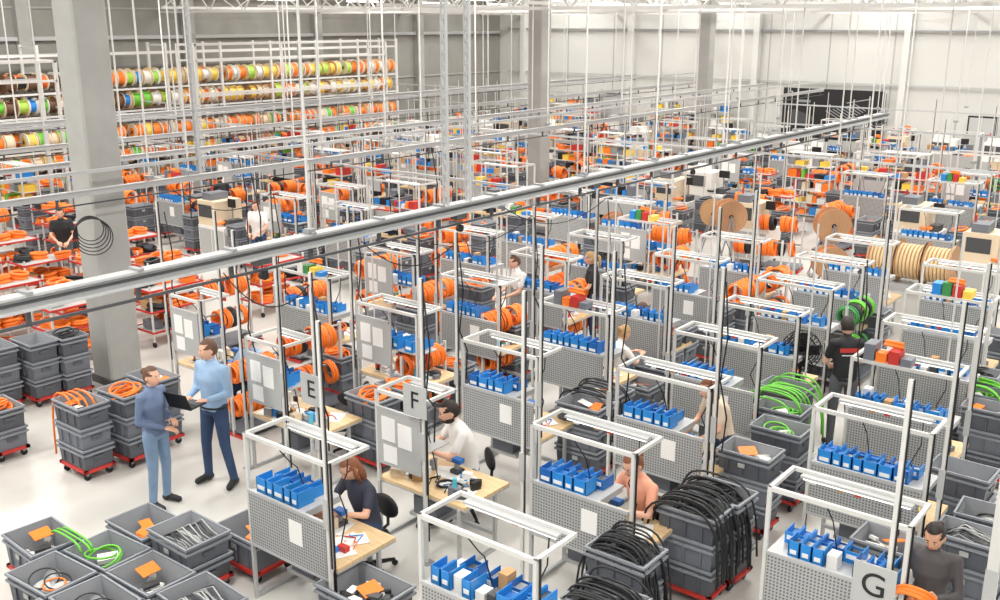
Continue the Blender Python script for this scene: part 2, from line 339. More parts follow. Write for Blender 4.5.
def tote_cart(n,l=.6,w=.4,top='empty',seed=0,h=.28):
    r=random.Random(seed); mb=MB(); dolly(mb,l+.02,w+.02); z=.15
    for k in range(n):
        tote(mb,0,0,z,l,w,h,'tote' if (k+seed)%2 else 'tote_dark',k==n-1); z+=h
    zt=z
    def loops(m,cnt,rr,R):
        for k in range(cnt):
            mb.torus((r.uniform(-.08,.08),r.uniform(-.04,.04),zt-.1+.02*k),(r.uniform(-.3,.3),r.uniform(-.3,.3),1),R*r.uniform(.8,1.1),rr,m,18,5)
    def tag(): mb.box((r.uniform(-.12,.12),r.uniform(-.05,.05),zt-.02),(.2,.14,.008),'orange',rz=r.uniform(0,3),rx=.35)
    if top=='orange': loops('orange',7,.015,w*.4); tag()
    if top=='black': loops('rubber',7,.012,w*.38)
    if top=='green': loops('green',3,.012,w*.36); mb.box((0,0,zt-.1),(.2,.1,.05),'white',rz=1,rx=.3)
    if top=='parts':
        for k in range(20): mb.box((r.uniform(-l*.35,l*.35),r.uniform(-w*.33,w*.33),zt-h+.06+.007*k),(r.uniform(.06,.2),r.uniform(.03,.1),.03),r.choice(['white','steel','dark_metal','paper','panel_grey','black']),rz=r.uniform(0,3),rx=r.uniform(-.3,.3))
        tag()
    if top=='cables':
        for k in range(26):
            y=r.uniform(-w*.4,w*.4); a=r.uniform(-.3,.3); mb.tube([(-l*.42,y,zt-.12),(-.1,y+a*.3,zt-.05+r.uniform(0,.04)),(.1,y+a*.1,zt-.06),(l*.42,y+a*.2,zt-.1)],.008,r.choice(['steel','rubber','panel_grey','dark_metal','dark_metal']),n=5)
    if top=='tags':
        for k in range(3): mb.box((r.uniform(-l*.3,l*.3),r.uniform(-w*.3,w*.3),zt-.06),(.12,.18,.004),r.choice(['paper','orange']),rz=r.uniform(0,3),rx=.2)
        for k in range(8): mb.box((r.uniform(-l*.33,l*.33),r.uniform(-w*.3,w*.3),zt-h+.08),(r.uniform(.06,.2),.05,.04),r.choice(['steel','dark_metal','black']),rz=r.uniform(0,3))
    if top=='bags':
        for k in range(5): mb.ell((r.uniform(-l*.25,l*.25),r.uniform(-w*.2,w*.2),zt-.15),(.13,.09,.05),r.choice(['white','panel_grey','steel']),9,6,None,Matrix.Rotation(r.uniform(0,3),3,'Z')@Matrix.Rotation(r.uniform(-.4,.4),3,'X'))
        loops('rubber',2,.008,w*.3); loops('orange',1,.01,w*.25)
    return mb.mesh('tote_cart')
TC={t:[tote_cart(n,top=t,seed=i) for i,n in enumerate((3,2))] for t in ('empty','orange','black','green','parts','cables','tags','bags')}
def put_tote(x,y,t='empty',big=0,rz=0,h3=True,sc=1):
    return place(TC[t][0 if h3 else 1],'tote_cart',x,y,0,rz,sc)

def hoses(name,m,x,y,zt,n,rr,span,seed,rz=0,drop=.7,wid=.4):
    r=random.Random(seed); mb=MB()
    for k in range(n):
        yy=-wid/2+wid*k/(n-1)+r.uniform(-.02,.02); s=span*r.uniform(.9,1.15); up=r.uniform(.03,.13)
        d1=drop*r.uniform(.7,1); d2=drop*r.uniform(.45,.9); pts=[]
        for t in np.linspace(-1,1,17):
            xx=math.sin(t*math.pi/2)*s*(1+.05*abs(t)); zz=zt+up-(abs(t)**3.0)*(d1 if t>0 else d2)
            pts.append((xx+r.uniform(-.006,.006),yy*(1+.1*abs(t)),zz))
        mb.tube(pts,rr,m,n=6)
    return place(mb.mesh(name),name,x,y,0,rz)

def coil_stand(m='orange',seed=0):
    r=random.Random(seed); mb=MB(); 
    for x in (-.5,.5):
        mb.b2((x-.02,-.3,0),(x+.02,.3,.05),'red'); mb.b2((x-.02,-.02,0),(x+.02,.02,1.25),'frame_white')
    for z in (.62,1.2): mb.cyl((-.5,0,z),(.5,0,z),.02,'steel',n=6)
    mb.b2((-.5,-.3,.08),(.5,.3,.12),'tote')
    for z in (.5,1.08):
        x=-.42
        while x<.42:
            if r.random()<.85: coil(mb,(x,0,z),(1,0,0.05),.17,r.choice([m,m,m,m,'orange_dk' if m=='orange' else 'green_dk','rubber']),.06,5,int(x*100))
            x+=.12
    return mb.mesh('cable_coil_stand')
CS=[coil_stand('orange',1),coil_stand('orange',2),coil_stand('green',3)]
def tray_trolley(seed,m='orange'):
    r=random.Random(seed); mb=MB()
    for z in (.25,.62,1.0): 
        mb.b2((-.55,-.33,z),(.55,.33,z+.02),'panel_grey')
        mb.b2((-.56,-.34,z),(.56,-.32,z+.035),'red'); mb.b2((-.56,.32,z),(.56,.34,z+.035),'red'); mb.b2((-.56,-.34,z),(-.54,.34,z+.035),'red'); mb.b2((.54,-.34,z),(.56,.34,z+.035),'red')
        for k in range(3):
            for j in (-.16,.14):
                q=r.random()
                if q<.78: coil(mb,(-.34+.34*k,j,z+.08),(r.uniform(-.25,.25),r.uniform(-.25,.25),1),.14,m if r.random()<.85 else 'rubber',.1,4,k+seed)
            if q>.85: mb.box((-.34+.34*k,0,z+.1),(.24,.3,.14),r.choice(['tote','white','cardboard','panel_grey']),rz=r.uniform(-.2,.2))
    for a in (-.54,.54):
        for b in (-.32,.32): mb.b2((a-.015,b-.015,.1),(a+.015,b+.015,1.12),'frame_white'); mb.cyl((a-.015,b,.05),(a+.015,b,.05),.05,'black',n=10)
    return mb.mesh('red_tray_trolley')
TT=[tray_trolley(i) for i in range(4)]
def drum(R=.42,w=.35,core='orange',fl='wood_dk',leg=.6):
    mb=MB(); mb.M=Matrix.Translation((0,0,leg))
    for x in (-w/2,w/2):
        mb.cyl((x-.015,0,R),(x+.015,0,R),R,fl,n=28); mb.cyl((x-.02,0,R),(x+.02,0,R),.05,'black',n=12)
        for k in range(6):
            t=k*math.pi/3; mb.box((x,math.cos(t)*R*.55,R+math.sin(t)*R*.55),(.036,.03,.03),'steel')
    mb.cyl((-w/2,0,R),(w/2,0,R),R*.55,core,n=20)
    for k in range(7): mb.torus((-w/2+w*(k+.5)/7,0,R),(1,0,0),R*.75,w/15,core,24,6)
    mb.M=Matrix.Identity(4)
    if leg:
        for a in (-1,1):
            mb.b2((-w/2-.08,a*.3-.03,0),(w/2+.08,a*.3+.03,.05),'steel')
            mb.cyl((a*(w/2+.06),-.3,.03),(a*(w/2+.06),0,leg+R),.02,'steel',n=6); mb.cyl((a*(w/2+.06),.3,.03),(a*(w/2+.06),0,leg+R),.02,'steel',n=6)
        mb.cyl((-w/2-.09,0,leg+R),(w/2+.09,0,leg+R),.02,'steel',n=8)
    return mb.mesh('wooden_cable_drum')
DR=[drum(.34,.3),drum(.3,.35,'rubber','cardboard',.9),drum(.38,.45,'wood','wood_dk',0),drum(.36,.3,'orange','wood_dk',1.1)]
def machine(seed):
    r=random.Random(seed); mb=MB(); w=r.uniform(.9,1.3)
    mb.b2((-w/2,-.4,.1),(w/2,.4,.85),'white'); mb.b2((-w/2,-.38,.85),(w/2*.4,.38,1.45),'cream' if seed%2 else 'white'); mb.b2((-w/2+.05,-.395,1.05),(w/2*.1,-.38,1.35),'dark_metal')
    mb.b2((-w/2+.03,-.41,.15),(-.02,-.395,.78),'panel_grey'); mb.b2((.02,-.41,.15),(w/2-.03,-.395,.78),'panel_grey')
    mb.b2((w/2*.5,-.2,.85),(w/2*.9,.2,1.0),'dark_metal'); mb.cyl((w/2*.7,0,1.0),(w/2*.7,0,1.35),.02,'steel',n=6); mb.b2((w/2*.5,-.05,1.3),(w/2*.98,0,1.5),'black')
    mb.cyl((-w/2+.1,0,1.45),(-w/2+.1,0,1.75),.025,'red',n=8); mb.cyl((-w/2+.1,0,1.55),(-w/2+.1,0,1.62),.028,'green',n=8)
    mb.torus((w*.2,-.3,.95),(0,0,1),.12,.03,'orange' if seed%2 else 'rubber')
    mb.b2((-w/2+.1,-.3,1.45),(-.05,.2,1.62),'tote' if seed%2 else 'white')
    for a in (-1,1):
        for b in (-1,1): mb.cyl((a*(w/2-.08),b*.32,0),(a*(w/2-.08),b*.32,.1),.03,'dark_metal',n=8)
    return mb.mesh('cable_processing_machine')
MC=[machine(i) for i in range(4)]
def parts_rack(seed):
    r=random.Random(seed); mb=MB(); W=1.3
    for x in (0,W):
        for y in (0,.45): mb.b2((x-.018,y-.018,0),(x+.018,y+.018,2.0),'frame_white')
    for z in (.2,.55,.9,1.25,1.6,1.95):
        mb.b2((0,0,z),(W,.45,z+.02),'frame_white')
        if z<1.9:
            x=.04
            while x<W-.15:
                w=r.choice([.12,.2,.28])
                if r.random()<.85: 
                    h=r.uniform(.1,.24); mb.b2((x,.04,z+.02),(min(x+w-.02,W-.02),.4,z+.02+h),r.choice(['blue','tote','cardboard','white','tote','orange','black','orange','yellow','steel','red','cream','green']))
                x+=w
    return mb.mesh('parts_shelf_rack')
PR=[parts_rack(i) for i in range(4)]
def tall_frame(s=0):
    mb=MB()
    for x in (0,1.6):
        for y in (0,.7): mb.b2((x-.017,y-.017,0),(x+.017,y+.017,2.1),'frame_white')
    for y in (0,.7): mb.b2((0,y-.017,2.08),(1.6,y+.017,2.115),'frame_white')
    for x in (0,1.6): mb.b2((x-.017,0,2.08),(x+.017,.7,2.115),'frame_white')
    mb.b2((-.03,0,.78),(1.63,.75,.82),'wood'); mb.b2((.3,.3,2.04),(1.3,.36,2.07),'lamp_tube'); mb.b2((.05,-.01,1.0),(.9 if s else 1.55,.01,1.4),'panel_grey')
    mb.b2((.3,.1,.86),(.8,.14,1.2),'screen'); mb.b2((.5,.1,.82),(.6,.2,.86),'black'); mb.b2((1.0,.1,.82),(1.35,.5,1.05),'tote'); coil(mb,(.9,.5,.86),(0,0,1),.16,'orange',.08,4)
    mb.b2((0,.05,1.5),(1.6,.35,1.52),'alu')
    r=random.Random(s); x=.05
    while x<1.4: w=r.choice((.12,.2)); bin_(mb,x,.08,1.52,w-.01,.2,.12,'blue') if r.random()<.6 else mb.b2((x,.08,1.52),(x+w-.03,.3,1.52+r.uniform(.08,.25)),r.choice(['white','orange','cardboard','black','tote','yellow','red'])); x+=w
    for k in range(7):
        x=r.uniform(.1,1.5); mb.b2((x,.4,.82),(x+.12,.55,.82+r.uniform(.03,.15)),r.choice(['white','orange','steel','red','paper','green_dk']))
    return mb.mesh('tall_work_bench')
TF=[tall_frame(0),tall_frame(1),tall_frame(2)]
def office_chair():
    mb=MB()
    for k in range(5):
        t=k*2*math.pi/5; mb.tube([(0,0,.1),(.28*math.cos(t),.28*math.sin(t),.07)],[.03,.018],'black',n=6); mb.cyl((.28*math.cos(t)-.02,.28*math.sin(t),.03),(.28*math.cos(t)+.02,.28*math.sin(t),.03),.03,'black',n=8)
    mb.cyl((0,0,.1),(0,0,.4),.025,'steel',n=8)
    mb.ell((0,0,.42),(.23,.22,.045),'black'); mb.ell((0,.24,.68),(.2,.04,.13),'black'); mb.tube([(0,.12,.4),(0,.26,.45),(0,.27,.68)],.02,'black')
    return mb.mesh('office_chair')
CH=office_chair()
def fan():
    mb=MB(); mb.cyl((0,0,0),(0,0,.04),.22,'black',n=20); mb.cyl((0,0,.04),(0,0,1.25),.02,'black',n=8)
    for y in (-.07,.07):
        for R in (.3,.22,.13): mb.torus((0,y,1.4),(0,1,0),R,.01,'black',24,4)
    mb.cyl((0,-.05,1.4),(0,.14,1.4),.08,'black',n=12)
    for k in range(28):
        t=k*math.pi/14; x,z=math.cos(t)*.3,math.sin(t)*.3; mb.tube([(0,-.09,1.4),(x,-.07,1.4+z),(x,.07,1.4+z),(0,.1,1.4)],.006,'black',n=3)
    for k in range(4):
        t=k*math.pi/2; mb.box((math.cos(t)*.15,0,1.4+math.sin(t)*.15),(.24,.01,.16),'black',ry=-t)
    return mb.mesh('pedestal_fan')

# ------------------------------------------------------------ people
mat('hair_dark',(38,28,24),.6); mat('hair_brown',(92,64,46),.6); mat('hair_blond',(176,140,96),.6); mat('hair_auburn',(132,80,50),.6)
mat('eye',(245,245,245),.3); mat('lips',(176,96,88),.5)
mat('skin',(226,176,150),.5); mat('skin_tan',(208,158,128),.5)
mat('shirt_blue',(150,180,212),.7,0,(9,.08,S1)); mat('shirt_denim',(104,122,154),.7,0,(9,.1,S1)); mat('jeans',(50,70,104),.8,0,(7,.15,S1)); mat('jeans_lt',(124,150,180),.8,0,(7,.1,S1))
mat('shirt_white',(230,228,226),.7); mat('shirt_navy',(52,56,74),.7); mat('shirt_pink',(226,160,132),.7); mat('shirt_beige',(214,196,174),.7); mat('shirt_black',(30,30,34),.7)
mat('pants_grey',(92,94,100),.8); mat('shoe',(34,34,38),.6); mat('jacket',(74,70,72),.6); mat('shirt_red',(190,52,48),.7)
def stand(): 
    return dict(pel=(0,0,.95),wai=(0,.005,1.10),che=(0,0,1.30),upp=(0,.01,1.42),nec=(0,.01,1.49),hea=(0,-.02,1.635),
     sL=(.175,.01,1.42),eL=(.225,.03,1.13),wL=(.235,-.05,.88),sR=(-.175,.01,1.42),eR=(-.225,.03,1.13),wR=(-.235,-.05,.88),
     hL=(.09,0,.92),kL=(.11,-.02,.5),aL=(.12,.02,.09),tL=(.14,-.14,.04),hR=(-.09,0,.92),kR=(-.11,-.02,.5),aR=(-.12,.02,.09),tR=(-.14,-.14,.04))
def P(**k): d=stand(); d.update(k); return d
POSES={
 'stand':P(),
 'laptop':P(eL=(.23,.0,1.14),wL=(.13,-.23,1.13),eR=(-.23,.0,1.14),wR=(-.13,-.24,1.13),kL=(.14,-.02,.5),aL=(.19,.03,.09),tL=(.24,-.12,.04),kR=(-.13,-.03,.5),aR=(-.16,0,.09),tR=(-.2,-.15,.04)),
 'hands_front':P(eL=(.22,.03,1.13),wL=(.08,-.2,1.12),eR=(-.22,.03,1.13),wR=(-.06,-.21,1.05),hea=(0,-.03,1.635)),
 'work':P(eL=(.23,-.08,1.15),wL=(.1,-.32,1.03),eR=(-.23,-.08,1.15),wR=(-.1,-.34,1.05),hea=(0,-.07,1.62),che=(0,-.03,1.3),upp=(0,-.03,1.42),nec=(0,-.03,1.485)),
 'hold':P(eL=(.24,-.06,1.15),wL=(.13,-.30,1.20),eR=(-.24,-.06,1.15),wR=(-.13,-.30,1.20),hea=(0,-.07,1.62),che=(0,-.03,1.3),upp=(0,-.03,1.42),nec=(0,-.03,1.485)),
 'lean':P(wai=(0,-.02,1.09),che=(0,-.09,1.28),upp=(0,-.13,1.38),nec=(0,-.16,1.44),hea=(0,-.24,1.56),sL=(.175,-.13,1.38),sR=(-.175,-.13,1.38),eL=(.24,-.2,1.12),eR=(-.24,-.2,1.12),wL=(.12,-.42,.98),wR=(-.12,-.44,.96)),
 'sit':P(pel=(0,.02,.53),wai=(0,.01,.68),che=(0,-.04,.88),upp=(0,-.08,.99),nec=(0,-.10,1.06),hea=(0,-.17,1.19),sL=(.175,-.08,.99),sR=(-.175,-.08,.99),
   eL=(.25,-.2,.79),eR=(-.25,-.2,.79),wL=(.1,-.42,.84),wR=(-.1,-.43,.84),hL=(.09,0,.52),hR=(-.09,0,.52),kL=(.13,-.42,.53),kR=(-.13,-.42,.53),aL=(.13,-.38,.1),aR=(-.13,-.3,.1),tL=(.14,-.54,.04),tR=(-.14,-.46,.04)),
}
def remesh(mb,vox):
    me=mb.mesh('tmp'); o=bpy.data.objects.new('tmp',me); COL.objects.link(o)
    m=o.modifiers.new('r','REMESH'); m.mode='VOXEL'; m.voxel_size=vox
    s=o.modifiers.new('s','SMOOTH'); s.factor=.5; s.iterations=4
    dg=bpy.context.evaluated_depsgraph_get(); e=o.evaluated_get(dg); r=bpy.data.meshes.new_from_object(e)
    v=np.empty(len(r.vertices)*3); r.vertices.foreach_get('co',v); v=v.reshape(-1,3); fs=[tuple(p.vertices) for p in r.polygons]
    bpy.data.objects.remove(o); bpy.data.meshes.remove(r); bpy.data.meshes.remove(me); return v,fs
def human(name,x,y,rz,pose,shirt,pants,skin='skin',hair='hair_dark',sleeve='short',style='short',sc=1,pitch=.25,hyaw=0,vox=.016,z=0,belt=False):
    J={k:Vector(v) for k,v in POSES[pose].items()}; mb=MB(); segs=[]
    def cap(a,b,ra,rb,lab):
        a=Vector(a);b=Vector(b); mb.cyl(a,b,ra,'skin',rb,n=14); mb.ell(a,(ra,)*3,'skin',12,8); mb.ell(b,(rb,)*3,'skin',12,8); segs.append((a,b,ra,rb,lab))
    path=[(J['pel']-Vector((0,0,.07)),.14,.115),(J['pel'],.165,.125),(J['wai'],.15,.115),(J['che'],.178,.128),(J['upp'],.165,.10),(J['nec'],.075,.065)]
    fem=style in('long','pony','bun')
    if fem: path=[(c,a*(1.0 if i<2 else .88),b*(1.0 if i!=3 else 1.06)) for i,(c,a,b) in enumerate(path)]
    N=20; vs=[]
    for i,(c,a,b) in enumerate(path):
        d=(path[min(i+1,5)][0]-path[max(i-1,0)][0]).normalized(); u=Vector((1,0,0)); w=d.cross(u).normalized()
        vs+=[c+u*math.cos(2*math.pi*k/N)*a+w*math.sin(2*math.pi*k/N)*b for k in range(N)]
    fs=[(i*N+k,i*N+(k+1)%N,(i+1)*N+(k+1)%N,(i+1)*N+k) for i in range(5) for k in range(N)]+[tuple(range(N))[::-1],tuple(5*N+k for k in range(N))]
    mb.add(vs,fs,'skin')
    hem=J['pel'].lerp(J['wai'],.1)
    segs.append((path[0][0],hem,.13,.14,pants)); segs.append((hem,J['che'],.14,.15,shirt)); segs.append((J['che'],J['nec'],.15,.075,shirt))
    cap(J['nec'],J['hea']-Vector((0,0,.03)),.054,.052,skin)
    for S in 'LR':
        s,e,w=J['s'+S],J['e'+S],J['w'+S]; k=.9 if fem else 1
        cap(J['upp'].lerp(s,.3),s,.06,.06*k,shirt)
        if sleeve=='long': cap(s,e,.057*k,.047*k,shirt); cap(e,w.lerp(e,.08),.046*k,.034*k,shirt)
        else:
            mid=s.lerp(e,.62); cap(s,mid,.06*k,.055*k,shirt); cap(mid,e,.043*k,.039*k,skin)
            cap(e,w,.039*k,.026*k,skin)
        h,kn,an,to=J['h'+S],J['k'+S],J['a'+S],J['t'+S]
        cap(h,kn,.092,.062,pants); cap(kn,an,.06,.048,pants); cap(an-Vector((0,0,.03)),to,.044,.038,'shoe')
        cap(an-Vector((0,-.03,.045)),an-Vector((0,0,.045)),.042,.042,'shoe')
    v,fs=remesh(mb,vox)
    fc=np.array([v[list(f)].mean(0) for f in fs]); best=np.full(len(fs),1e9); lab=np.zeros(len(fs),int)
    for i,(a,b,ra,rb,l) in enumerate(segs):
        a_=np.array(a);ab=np.array(b-a); L=max(ab@ab,1e-9); t=np.clip((fc-a_)@ab/L,0,1); d=np.linalg.norm(fc-(a_+t[:,None]*ab),axis=1)-(ra+(rb-ra)*t)
        k=d<best; best[k]=d[k]; lab[k]=i
    out=MB(); out.v=[tuple(p) for p in v]
    for f,l in zip(fs,lab): out.f.append(f); out.m.append(out.mi(segs[l][4])); out.sm.append(True)
    if belt:
        c=hem; out.tube([c+Vector((math.cos(t)*.163,math.sin(t)*.122,0)) for t in [k*math.pi/12 for k in range(24)]],.014,'black',6,True)
    R=Matrix.Rotation(hyaw,3,'Z')@Matrix.Rotation(pitch,3,'X'); hc=J['hea']
    def fn(d,p):
        q=p.copy(); f=max(0,-d.y)
        if d.z<0: q.x*=1-.22*(-d.z)**1.2; q.y-=.012*(-d.z)*f
        q.y-=.026*math.exp(-((d.x/.13)**2+((d.z+.12)/.2)**2))*f
        for sx in(-1,1): q.y+=.010*math.exp(-(((d.x-sx*.36)/.17)**2+((d.z-.02)/.13)**2))*f
        q.y-=.006*math.exp(-((d.x/.3)**2+((d.z+.55)/.12)**2))*f
        return q
    out.ell(hc,(.078,.098,.12),skin,28,22,fn,R)
    for sx in(-1,1):
        out.ell(hc+R@Vector((sx*.029,-.083,.004)),(.012,.008,.007),'eye',8,6,None,R); out.ell(hc+R@Vector((sx*.029,-.090,.004)),(.006,.004,.006),'hair_dark',8,6,None,R)
        out.ell(hc+R@Vector((sx*.03,-.092,.026)),(.015,.005,.004),hair,8,6,None,R); out.ell(hc+R@Vector((sx*.079,.008,-.005)),(.009,.018,.03),skin,8,8,None,R)
    out.ell(hc+R@Vector((0,-.094,-.058)),(.022,.007,.007),'lips',10,6,None,R)
    out.ell(hc+R@Vector((0,.006,.008)),(.086,.104,.124),hair,24,18,None,R,keep=lambda d:(d.z>.62 or (d.y>.05 and d.z>-.45) or (abs(d.x)>.75 and d.z>.15)))
    if style in('long',): out.ell(hc+R@Vector((0,.045,-.07)),(.095,.07,.17),hair,16,12,None,R); out.tube([hc+R@Vector((.075,.0,.05)),hc+R@Vector((.09,-.02,-.06)),hc+R@Vector((.085,-.02,-.16))],[.02,.026,.012],hair); out.tube([hc+R@Vector((-.075,.0,.05)),hc+R@Vector((-.09,-.02,-.06)),hc+R@Vector((-.085,-.02,-.16))],[.02,.026,.012],hair)
    if style=='bun': out.ell(hc+R@Vector((0,.10,.05)),(.045,.045,.045),hair)
    if style=='pony': out.tube([hc+R@Vector((0,.09,.04)),hc+R@Vector((0,.15,0)),hc+R@Vector((0,.14,-.12)),hc+R@Vector((0,.12,-.2))],[.03,.035,.028,.01],hair,n=8)
    if style=='beard': out.ell(hc+R@Vector((0,-.012,-.065)),(.066,.088,.058),hair,18,12,None,R,keep=lambda d:d.z<.2 and d.y<.35 and not(d.y<-.6 and d.z>-.05))
    for S in 'LR':
        e,w=J['e'+S],J['w'+S]; d=(w-e).normalized(); sx=1 if S=='L' else -1
        inw=Vector((-sx,0,0)) if pose in('stand','hold') else Vector((-sx*.3,0,-1)); n=(inw-d*inw.dot(d)).normalized(); s_=d.cross(n).normalized()
        tside=s_ if (s_.y<0 if pose=='stand' else (s_.z>0 if pose=='hold' else s_.x*sx<0)) else -s_
        B=Matrix((s_,d,n)).transposed(); out.ell(w+d*.05,(.040,.055,.017),skin,12,8,None,B)
        for i,(o,L) in enumerate(((-.028,.062),(-.010,.075),(.010,.08),(.028,.07))):
            if tside.dot(s_)<0: o=-o
            b=w+d*.09+s_*o; out.tube([b-d*.02,b,b+d*L*.45+n*.006,b+d*L*.78+n*.024,b+d*L*.92+n*.045],[.010,.0095,.009,.008,.006],skin,n=6)
        b=w+d*.035+tside*.028; out.tube([b-tside*.01,b+tside*.012+d*.012,b+tside*.028+d*.035+n*.008,b+tside*.024+d*.062+n*.018],[.013,.012,.010,.007],skin,n=6)
    return place(out.mesh(name),name,x,y,z,rz,sc)

human('man_in_blue_shirt',-9.9,6.85,D(12),'laptop','shirt_blue','jeans',hair='hair_brown',sleeve='long',sc=1.08,pitch=.12,hyaw=-.5,vox=.013,belt=True)
mb=MB(); mb.b2((-.17,-.12,0),(.17,.12,.018),'black'); mb.b2((-.15,-.02,.018),(.15,.1,.021),'dark_metal'); mb.box((0,-.17,.1),(.34,.012,.22),'black',rx=.35); mb.box((0,-.162,.1),(.31,.004,.19),'screen',rx=.35)
place(mb.mesh('laptop'),'laptop',-9.9+math.sin(D(12))*.42,6.85-math.cos(D(12))*.42,1.2,D(12))
human('woman_in_denim_shirt',-9.95,6.05,D(105),'hands_front','shirt_denim','jeans_lt',hair='hair_brown',sleeve='long',style='bun',sc=1.0,pitch=.0,vox=.013)
human('seated_assembly_worker',-6.9,6.5,D(-5),'sit','shirt_navy','jeans',hair='hair_auburn',style='long',pitch=.5,sc=1.06)
human('seated_assembly_worker',-6.9,8.1,D(-35),'sit','shirt_white','jeans',hair='hair_dark',style='beard',pitch=.3,sc=1.12)
human('leaning_assembly_worker',-4.62,8.25,D(-15),'sit','shirt_pink','jeans_lt',hair='hair_auburn',style='bun',pitch=.5,sc=1.1)
human('standing_assembly_worker',-4.68,10.15,D(-35),'lean','shirt_beige','jeans',hair='hair_auburn',style='long',pitch=.3,sleeve='short',sc=.98)
human('man_in_black_shirt',-4.2,12.75,D(-142),'work','shirt_black','pants_grey',hair='hair_dark',sc=1.05)
human('woman_in_dark_jacket',-1.75,7.95,D(0),'hold','jacket','pants_grey',skin='skin_tan',hair='hair_dark',sleeve='long',style='pony',sc=.98,pitch=.35,vox=.013)
mb=MB(); coil(mb,(0,0,0),(0,.75,.65),.15,'orange',.05,5); place(mb.mesh('orange_cable_coil'),'orange_cable_coil',-1.75,7.53,1.2,0)
mb=MB(); mb.box((0,0,0),(.26,.004,.06),'shirt_red'); mb.box((0,0,-.07),(.2,.004,.012),'shirt_white')
place(mb.mesh('shirt_print'),'shirt_print',-4.2+.62*.118,12.75-.79*.118,1.42,D(38))
FARP=[('seated_assembly_worker',-7.6,13.5,-20,'sit','shirt_navy','jeans','hair_brown','long'),('seated_assembly_worker',-7.3,11.95,160,'sit','shirt_white','jeans','hair_blond','bun'),
 ('standing_assembly_worker',-10.1,13.3,-30,'work','shirt_white','jeans','hair_brown','short'),('seated_assembly_worker',-11.3,8.6,10,'sit','shirt_blue','jeans','hair_dark','short'),
 ('standing_assembly_worker',-20.6,10.8,60,'work','shirt_black','pants_grey','hair_dark','short'),('standing_assembly_worker',-9.2,14.3,-60,'work','shirt_black','jeans','hair_blond','pony')]
prot=[]
for n,x,y,a,po,sh,pa,ha,st in FARP: prot.append(human(n,x,y,D(a),po,sh,pa,hair=ha,style=st,vox=.02))
for (x,y,a,i) in ((-18,14,30,2),(-22,16,-90,4),(-14.5,22,50,4),(-24.5,20,10,2)):
    place(prot[i].data,prot[i].name.split('.')[0],x,y,0,D(a))
for x,y,a in ((-6.9,6.53,-5),(-6.88,8.15,-35),(-4.62,8.28,-15),(-7.6,13.55,-20),(-7.3,11.9,160),(-11.3,8.62,10),(-9.7,8.9,-60),(-11.7,10.6,30),(-3.0,12.6,100),(-9.3,8.55,40)): place(CH,'office_chair',x,y,0,D(a))

# ------------------------------------------------------------ near stations
G=[(-3.0,7.5),(-3.4,9.5),(-3.65,11.3),(-3.85,13.0),(-4.1,14.8),(-4.4,16.7)]
Mn=[(-5.0,5.3),(-5.4,7.35),(-5.63,9.3),(-5.8,10.95),(-5.95,12.5),(-6.1,14.1),(-6.25,15.9),(-6.4,17.7)]
Fl=[(-7.44,5.47,'perfs'),(-7.3,7.1,'narrow'),(-7.7,9.0,'perfs'),(-8.0,11.0,'perf'),(-8.1,12.8,'perf'),(-8.2,14.6,'perfs'),(-8.3,16.5,'perf')]
El=[(-9.9,7.4,'narrow'),(-10.0,9.4,'solid'),(-10.1,11.3,'perfs'),(-10.2,13.2,'perf'),(-10.3,15.1,'perf'),(-10.4,17.0,'solid')]
Dl=[(-12.4,8.0,'narrow'),(-12.4,10.0,'perf'),(-12.5,12.0,'solid'),(-12.5,14.0,'perf'),(-12.6,16.0,'perf')]
for x,y in G: put_station(x,y,far=y>11)
for i,(x,y) in enumerate(Mn): put_station(x,y,'perfs' if i in(1,2,3) else 'perf',far=y>11)
for x,y,k in Fl+El+Dl: put_station(x,y,k,b=(x,y)!=(-7.3,7.1),far=y>9.2)
for x,y in [(-6.24,5.41),(-6.55,7.03),(-5.46,7.28),(-5.69,9.25),(-4.4,9.3),(-7.75,8.95),(-6.5,9.0),(-8.05,10.95),(-9.95,7.35),(-9.15,7.33),(-10.05,9.35),(-8.8,9.4),(-5.85,10.9),(-6.0,12.45),(-6.2,14.05),(-10.15,11.25),(-1.85,7.05),(-2.1,9.45),(-2.3,11.2),(-3.9,12.95),(-8.15,12.7),(-12.45,7.95),(-12.45,9.95),(-11.2,8)]:
    place(POLE,'power_supply_pole',x,y)
for x,y in [(-9.3,11.7),(-7.0,12.7),(-4.9,14.7),(-10.2,13.1),(-8.25,14.5),(-6.3,15.8),(-5.0,16.6),(-12.6,13),(-9,13.2),(-11.3,11),(-7,16),(-2.9,14.7),(-11.2,15),(-9.1,16.8),(-5.2,17.6),(-13,16.7),(-6.8,10.9),(-4.6,12.4),(-7.1,14.5),(-3.0,13),(-12.1,11),(-10.4,16.9)]: place(THIN,'thin_support_pole',x,y)
mb=MB(); mb.b2((-.04,-.04,0),(.04,.04,2.5),'frame_white'); mb.b2((-.1,-.1,0),(.1,.1,.02),'steel'); mb.b2((-.045,-.045,.9),(.045,-.04,1.6),'panel_grey'); place(mb.mesh('cable_duct_post'),'cable_duct_post',-1.25,7.62)
def sign(ch,x,y,z):
    cu=bpy.data.curves.new('t','FONT'); cu.body=ch; cu.size=.27; cu.extrude=.002; cu.align_x='CENTER'; cu.align_y='CENTER'
    t=bpy.data.objects.new('t',cu); COL.objects.link(t); dg=bpy.context.evaluated_depsgraph_get(); me=bpy.data.meshes.new_from_object(t.evaluated_get(dg)); bpy.data.objects.remove(t)
    mb=MB(); mb.b2((-.16,0,-.17),(.16,.012,.17),'panel_grey'); mb.b2((-.02,.012,-.1),(.02,.05,-.05),'steel')
    mb.add([(v.co.x,-.002-v.co.z,v.co.y) for v in me.vertices],[tuple(p.vertices) for p in me.polygons],'black')
    place(mb.mesh('station_letter_sign'),'station_letter_sign',x,y,z)
